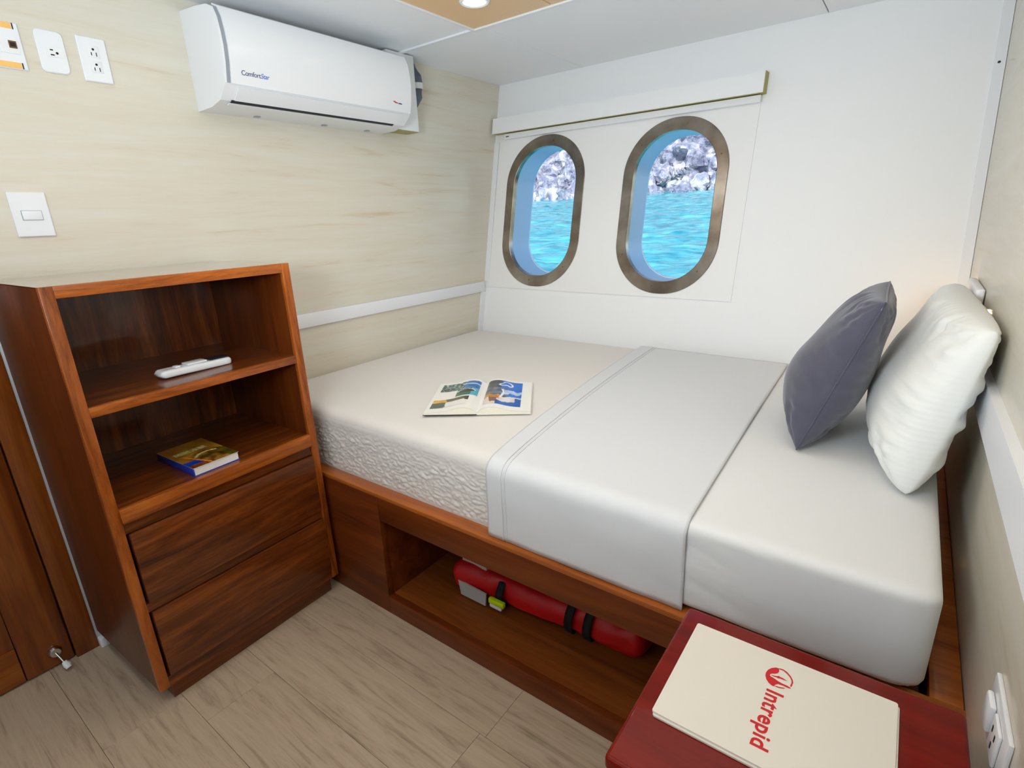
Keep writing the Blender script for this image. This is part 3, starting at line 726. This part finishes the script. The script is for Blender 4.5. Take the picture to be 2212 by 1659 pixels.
# ------------------------------------------------------------ cushion and pillow
def pillow(name, mat_, par, P0, eu, ev, L_, H_, t0, t1, seed, nu=110, nv=90, wr=.004, cu=.05, exp=.42, fold=None, low=.2, pull=.03, seam=True):
    eu = Vector(eu).normalized(); ev = Vector(ev).normalized(); ew = eu.cross(ev).normalized(); ev = ew.cross(eu)
    c = Vector(P0)+eu*L_/2+ev*H_/2
    mb_ = MB()
    for sg in (-1, 1):
        T = t0 if sg < 0 else t1
        def fn(u, v):
            a, b_ = u*2-1, v*2-1
            a = math.copysign(1-(1-abs(a))**1.4, a); b_ = math.copysign(1-(1-abs(b_))**1.4, b_)
            pl = 1-pull*(abs(a*b_))**5; x = a*L_/2*(1-cu*(1-b_*b_))*pl; y = b_*H_/2*(1-cu*(1-a*a))*pl
            k_ = max(0, (1-a*a)*(1-b_*b_))
            t_ = T*k_**exp*(1-low*b_*(1-b_*b_)*1.6)
            q_ = min(1, k_*6)
            # gathers running in from the seams, and broad dents
            for d_, al in ((1-abs(a), y), (1-abs(b_), x)):
                g_ = math.exp(-(d_/.30)**2)
                t_ += wr*g_*q_*(noise.noise((al*34+seed, d_*2.2, sg*2))+.6*noise.noise((al*70, d_*3+seed, sg)))
            t_ += wr*.9*noise.noise((x*7+seed, y*9, sg*3))*min(1, k_*3)
            cr = math.hypot(1-abs(a), 1-abs(b_)); an = math.atan2(1-abs(b_), 1-abs(a)+1e-6)
            t_ += wr*.7*math.exp(-(cr/.45)**2)*q_*math.sin(an*13+seed)
            if fold: t_ += fold(a, b_, sg)*min(1, k_*5)
            return c+eu*x+ev*y+ew*(sg*t_)
        mb_.grid(nu, nv, fn, flip=sg < 0)
    bmesh.ops.remove_doubles(mb_.bm, verts=mb_.bm.verts, dist=2e-5)
    o = mb_.build(name, mat_, par, ang=75)
    # seam along the four edges
    if not seam: return o
    sm = MB(); pts_ = []
    for k_ in range(81):
        s = k_/80*4; i_ = int(s) % 4; f = (s-int(s))*2-1
        a, b_ = ((f, -1), (1, f), (-f, 1), (-1, -f))[i_]
        pl = 1-pull*(abs(a*b_))**5; pts_.append(c+eu*(a*L_/2*(1-cu*(1-b_*b_))*pl)+ev*(b_*H_/2*(1-cu*(1-a*a))*pl))
    sm.tube(pts_, .0022, 6, cap=False).build('seam', mat_, par)
    return o
gc = thing('throw_cushion', (1.66, -.55, .62), 'dark grey velvet cushion leaning against the white pillow', 'cushion')
pillow('cover', 'velvet', gc, (1.640, -.712, .616), (-.02, 1, .0), (.123, 0, .350), .38, .383, .102, .066, 3.3, wr=.007, cu=.05, exp=.48, low=.25)
wp = thing('pillow', (1.86, -.45, .62), 'plump white bed pillow leaning on the wall at the head of the bed', 'pillow')
def pleats(a, b_, sg): return .0022*math.sin(a*70)*max(0, b_+.1)*(1 if sg < 0 else 0)
pillow('case', 'pillow_white', wp, (1.849, -.834, .609), (-.03, 1, -.0), (.079, 0, .34), .71, .358, .106, .050, 9.1, nu=150, wr=.009, cu=.035, exp=.36, fold=None, low=.26, pull=.055, seam=False)

# ------------------------------------------------------------ open picture book
ob = thing('open_book', (.77, -.80, .621), 'open picture book with bird photographs lying on the bed', 'book')
bc = Vector((.762, -.795)); eh = Vector((-.545, .838)); ew_ = Vector((.838, .545))
HB, WB = .285, .157; ZB = .6222
def pagez(t_, side):                       # t 0 at the spine, 1 at the fore edge
    return .003+.011*math.exp(-((t_-.28)/.26)**2)*(1-math.exp(-(t_/.08)**1.5))+.007*(1-t_)*min(1, t_/.12)+.003
def bpos(side, t_, v, lift=0):
    q = bc+ew_*side*t_*WB+eh*(v-.5)*HB
    return (q.x, q.y, ZB+pagez(t_, side)+lift)
for side in (-1, 1):
    mb = MB(); n_ = 26; P = []
    prof = [(k_/(n_-1)) for k_ in range(n_)]
    for v in (0, 1):
        P += [bpos(side, t_, v) for t_ in prof]+[(bpos(side, t_, v)[0], bpos(side, t_, v)[1], ZB+.0012+(.0 if t_ > .02 else 0)) for t_ in reversed(prof)]
    m_ = 2*n_; F = [tuple(range(m_)), tuple(range(2*m_-1, m_-1, -1))]+[(k_, (k_+1) % m_, m_+(k_+1) % m_, m_+k_) for k_ in range(m_)]
    mb.pts(P, F).build('page_block', 'page_edge', ob, ang=40)
    MB().grid(26, 4, lambda u, v: bpos(side, u, v, .0006)).build('top_page', 'paper', ob, ang=180)
    c0 = [bc+ew_*side*t_*(WB+.002)+eh*(v-.5)*(HB+.003) for t_, v in ((0, 0), (1, 0), (1, 1), (0, 1))]
    MB().prism([tuple(q) for q in c0], lambda p_: (p_[0], p_[1], ZB-.0002), lambda p_: (p_[0], p_[1], ZB+.001)).build('cover', 'black' if side < 0 else 'paper', ob, smooth=False)
def patch(side, t0, t1, v0, v1, colf, n=80):
    def wob(u, v): return colf(u+.07*noise.noise((u*4, v*5, t0*9))+.02*noise.noise((u*13, v*13, 2)), v+.08*noise.noise((u*5, v*4, 7+t1))+.02*noise.noise((u*14, v*12, 5)))
    return printed(ob, 'photograph', n, n, lambda u, v: bpos(side, t0+(t1-t0)*u, v0+(v1-v0)*v, .0012), wob)
nz = lambda *a: noise.noise(a)
def photoA(u, v):                          # u from spine outwards, v upwards
    c = mixc((12, 62, 58), (46, 106, 92), .5+nz(u*6, v*8, 1))
    if u < .42: c = mixc((0, 92, 170), (30, 130, 205), .5+nz(u*5, v*5, 2))
    if u > .36 and nz(u*14, v*18, 5) > .22: c = mixc((190, 210, 200), (240, 244, 238), .5)
    if abs(v-.52-.3*u) < .05 and u < .5: c = mixc((200, 225, 235), (250, 250, 250), .5)
    if u > .7 and v < .45 and nz(u*20, v*14, 9) > .05: c = mixc((10, 40, 40), (20, 60, 54), .5)
    return c
def photoB(u, v):
    c = mixc((16, 84, 60), (30, 122, 84), .5+nz(u*6, v*6, 11))
    if u < .34: c = mixc((40, 150, 190), (110, 190, 214), .5+nz(u*9, v*9, 3))
    if math.hypot((u-.56)/.36, (v-.62)/.22) < 1: c = mixc((4, 22, 18), (14, 44, 30), .5)
    if abs(math.hypot((u-.56)/.40, (v-.62)/.28)-1) < .10 and v > .6: c = mixc((220, 230, 190), (240, 240, 214), .5)
    return c
def photoC(u, v):
    c = mixc((58, 78, 72), (92, 108, 96), .5+nz(u*7, v*7, 21))
    if v > .62: c = mixc((216, 160, 30), (240, 196, 60), .5+nz(u*6, v*5, 4)) if u > .62 else mixc((120, 92, 30), (70, 74, 40), .5+nz(u*6, v*5, 4))
    if v < .6 and u < .62: c = mixc((238, 236, 230), (244, 242, 236), .5)
    if u < .1 and v > .5: c = mixc((30, 26, 12), (60, 46, 20), .5)
    return c
def photoD(u, v):
    c = mixc((4, 88, 196), (16, 112, 214), .5+nz(u*3, v*4, 31))
    if v > .52 and u < .40+.06*v: c = mixc((52, 54, 62), (92, 96, 104), .4+nz(u*3, v*9, 2))
    if .30 < v < .66 and u < .62: c = mixc((60, 66, 78), (150, 160, 172), .4+nz(u*5, v*10, 7))
    if abs(math.hypot((u-.55)/.17, (v-.84)/.07)-1) < .22: c = mixc((236, 240, 246), (250, 250, 250), .5)
    if v < .36: c = mixc((224, 204, 186), (240, 232, 222), .5+nz(u*4, v*9, 5))
    if .22 < v < .36 and u < .45: c = mixc((196, 124, 26), (230, 160, 50), .5+nz(u*6, v*9, 1))
    if .06 < v < .24 and .14 < u < .36: c = mixc((120, 76, 60), (150, 100, 84), .5)
    if .46 < v < .58 and u > .5: c = mixc((168, 188, 226), (220, 226, 240), .5+nz(u*5, v*14, 3))
    if v < .14 and u > .3 or (v < .3 and u > .84): c = mixc((8, 66, 150), (14, 96, 190), .5)
    if abs(u-.48) < .03 and .3 < v < .6: c = mixc((235, 238, 244), (250, 250, 250), .5)
    return c
patch(-1, .08, .90, .66, .93, photoA); patch(-1, .08, .52, .42, .66, photoB); patch(-1, .22, .93, .12, .38, photoC)
patch(1, .08, .80, .12, .93, photoD, 110)

# ------------------------------------------------------------ life jacket in the recess
lj = thing('life_jacket', (1.09, -.93, ZO0), 'folded red life jacket with black straps lying under the bed', 'life jacket')
def jd(p_, n_):
    f = 0
    f += .006*nz(p_.x*9, p_.y*9, p_.z*9)+.003*nz(p_.x*24, p_.y*24, p_.z*24)
    for xs, a in ((.965, .012), (1.195, .006), (1.245, .006)): f -= a*math.exp(-((p_.x-xs)/.02)**2)*(.3+.7*abs(n_.y))
    return f-.006
def jshape(mb_):
    for v in mb_.bm.verts:
        t_ = (v.co.x-.78)/.62
        v.co.y += -.012+.04*t_-.05*t_*(1-t_)*(-.6)
        if v.co.z > .10: v.co.z += -.012*math.sin(t_*3.1)
    return mb_
jb = jshape(rbox(.782, 1.402, -1.02, -.82, ZO0+.003, .174, (.035, .04, .045), (70, 24, 18), jd)).build('body', 'red_nylon', lj, ang=70)
def jy(x): t_ = (x-.78)/.62; return -1.02-.012+.04*t_+.03*t_*(1-t_)
def strap(x, wv, skew=0, z0=ZO0+.003, z1=.176, name='strap', mat_='webbing', out_=.0035):
    y0 = jy(x)-out_+.006; zt = z1
    prof = [(y0+.12, zt), (y0+.05, zt+.001), (y0+.02, zt-.008), (y0+.004, zt-.030), (y0-.001, (z0+zt)/2), (y0+.003, z0+.03), (y0+.016, z0+.008), (y0+.03, z0+.0025)]
    def f(u, v):
        i_ = min(len(prof)-2, int(v*(len(prof)-1))); q = v*(len(prof)-1)-i_; a, b_ = prof[i_], prof[i_+1]
        yy, zz = a[0]*(1-q)+b_[0]*q, a[1]*(1-q)+b_[1]*q
        return (x+(u-.5)*wv+skew*(zz-.06), yy, zz)
    return cloth(f, 4, 40, name, mat_, lj, .003)
strap(1.185, .024, .10); strap(1.240, .024, .10)
strap(.965, .024, .02, z1=.150)
y0 = jy(.86)
MB().prism([(.822, .117), (.930, .112), (.926, .069), (.830, .069)], lambda p_: (p_[0], y0-.004, p_[1]), lambda p_: (p_[0], y0+.001, p_[1])).build('reflective_patch', 'reflective', lj)
MB().prism([(.815, y0+.030), (.905, y0+.034), (.915, y0+.10), (.825, y0+.095)], lambda p_: (p_[0], p_[1], .160), lambda p_: (p_[0], p_[1], .1745)).build('reflective_patch', 'reflective', lj)
wz_ = MB().box(.942, .998, jy(.97)-.020, jy(.97)-.006, .092, .110, .004); 
wh = wz_.build('whistle_light', 'lime', lj)
MB().box(.944, .988, jy(.97)-.018, jy(.97)-.008, .078, .0915, .004).build('lamp_base', 'clear_grey', wh)

# ------------------------------------------------------------ bedside table
ns = thing('bedside_table', (1.76, -1.425, 0), 'cherry red bedside table with a glossy rounded top', 'table')
nx0, nx1, ny0, ny1, nz1 = 1.586, 1.932, -1.580, -1.277, .555
MB().box(nx0, nx1, ny0, ny1, nz1-.022, nz1, .006, 4).build('table_top', 'cherry_top', ns)
for lx in (nx0+.012, nx1-.040):
    for ly in (ny0+.012, ny1-.040):
        MB().box(lx, lx+.028, ly, ly+.028, 0, nz1-.022, .002).build('leg', 'cherry_top', ns)
MB().box(nx0+.016, nx0+.030, ny0+.040, ny1-.040, .18, nz1-.022).build('side_panel', 'cherry_top', ns)
MB().box(nx1-.030, nx1-.016, ny0+.040, ny1-.040, .18, nz1-.022).build('side_panel', 'cherry_top', ns)
MB().box(nx0+.040, nx1-.040, ny1-.030, ny1-.016, .18, nz1-.022).build('back_panel', 'cherry_top', ns)
dr = MB().box(nx0+.042, nx1-.042, ny0+.014, ny0+.03, nz1-.15, nz1-.03, .002).build('drawer_front', 'cherry_top', ns)
MB().lathe([(0, -.022), (.010, -.020), (.012, -.014), (.005, -.006), (.005, 0)], (1.759, ny0+.014, nz1-.09), 'y', 16).build('knob', 'chrome', dr)
MB().box(nx0+.030, nx1-.030, ny0+.030, ny1-.030, .18, .195).build('lower_shelf', 'cherry_top', ns)
# folders on the table
def folder(name, x0, x1, y0_, y1_, z0, z1, label, sk=0):
    t_ = thing(name, ((x0+x1)/2, (y0_+y1_)/2, z0), label, 'folder', rotz=sk)
    MB().prism(rrect(x0, x1, y0_, y1_, .003), lambda p_: (p_[0], p_[1], z0), lambda p_: (p_[0], p_[1], z1)).build('cover', 'folder_paper', t_, ang=30)
    return t_
folder('folder', 1.6125, 1.8645, -1.4985, -1.3155, .5552, .5577, 'cream folder underneath the one printed in red on the bedside table', .004)
ft = folder('folder', 1.6110, 1.8620, -1.4960, -1.3130, .5579, .5606, 'cream folder with red lettering and emblem lying on the bedside table')
ZL = .5609
LOGO = {'A': [(1.7289,-1.3374),(1.7253,-1.3381),(1.7206,-1.3423),(1.7173,-1.3482),(1.716,-1.3545),(1.7165,-1.3603),(1.7188,-1.3658),(1.7225,-1.3701),(1.7266,-1.3724),(1.7294,-1.3724),(1.7303,-1.3686),(1.733,-1.3655),(1.7392,-1.3645),(1.7441,-1.365),(1.7487,-1.3641),(1.7472,-1.3626),(1.7427,-1.3615),(1.7371,-1.3615),(1.732,-1.3604),(1.7285,-1.359),(1.725,-1.358),(1.7225,-1.3578),(1.7213,-1.356),(1.7216,-1.3534),(1.7237,-1.3514),(1.7267,-1.3497),(1.7294,-1.3467),(1.7303,-1.3425)],
 'B': [(1.7293,-1.3371),(1.734,-1.3359),(1.7393,-1.3378),(1.7447,-1.3428),(1.748,-1.3483),(1.7491,-1.3527),(1.7485,-1.3607),(1.7464,-1.3602),(1.7472,-1.3553),(1.7468,-1.3504),(1.7443,-1.3456),(1.7399,-1.3413),(1.7345,-1.3383),(1.7296,-1.3389)],
 'C': [(1.7219,-1.3549),(1.7258,-1.3539),(1.7301,-1.3524),(1.7312,-1.3508),(1.7328,-1.3515),(1.7369,-1.3519),(1.7425,-1.3539),(1.7382,-1.3543),(1.7329,-1.3546),(1.7316,-1.3559),(1.7298,-1.3552),(1.7254,-1.3558)],
 'D': [(1.7291,-1.3707),(1.733,-1.37),(1.7376,-1.3687),(1.7424,-1.3669),(1.7408,-1.369),(1.7364,-1.371),(1.7325,-1.3718)]}
mb = MB()
for q in LOGO.values():
    vv = [mb.bm.verts.new((x, y, ZL)) for x, y in q]
    bmesh.ops.triangle_fill(mb.bm, edges=[mb.bm.edges.new((vv[i], vv[(i+1) % len(vv)])) for i in range(len(vv))], use_beauty=True)
mb.build('emblem', 'logo_red', ft, smooth=False)
textmesh('Intrepid', .0282, lambda a, b_: (1.7232+b_, -1.3790-a, ZL), 'lettering', 'logo_red', ft, sp=1.06, bold=.0006)


# ------------------------------------------------------------ lamps
dl = thing('ceiling_downlight', (.612, -.545, H-.004), 'round recessed ceiling lamp glowing in the tan ceiling panel', 'lamp')
plain('bulb', (1, .93, .78, 1), .4, emit=9)
MB().lathe([(.047, .002), (.047, -.004), (.043, -.007), (.036, -.005), (.034, .004)], (.612, -.545, H-.002), 'z', 40).build('rim', 'plastic', dl)
MB().lathe([(0, -.006), (.020, -.005), (.034, .001)], (.612, -.545, H-.002), 'z', 32).build('diffuser', 'bulb', dl)
def spot(x, y, power):
    l = D.lights.new('downlight_glow', 'SPOT'); l.energy = power; l.color = (1, .95, .86); l.spot_size = math.radians(130); l.spot_blend = .6; l.shadow_soft_size = .035
    o = D.objects.new('downlight_glow', l); COL.objects.link(o); o.location = Vector((x, y, H-.03))*SC; return o
spot(.612, -.545, 3)
spot(.612, -1.6, 1.5)
rl = thing('reading_lamp', (1.94, -.2, .9), 'small white reading lamp on the wall behind the white pillow', 'lamp')
MB().box(1.929, xR(.93)-.002, -.318, -.06, .910, .958, .005, 3).build('shade', 'lamp_white', rl)
plain('warm_diffuser', (1, .75, .42, 1), .4, emit=.15)
MB().box(1.932, 1.942, -.24, -.10, .9075, .9098).build('diffuser', 'warm_diffuser', rl)
l = D.lights.new('reading_glow', 'POINT'); l.energy = .42; l.color = (1, .62, .28); l.shadow_soft_size = .012
o = D.objects.new('reading_glow', l); COL.objects.link(o); o.location = Vector((1.905, -.035, .865))*SC
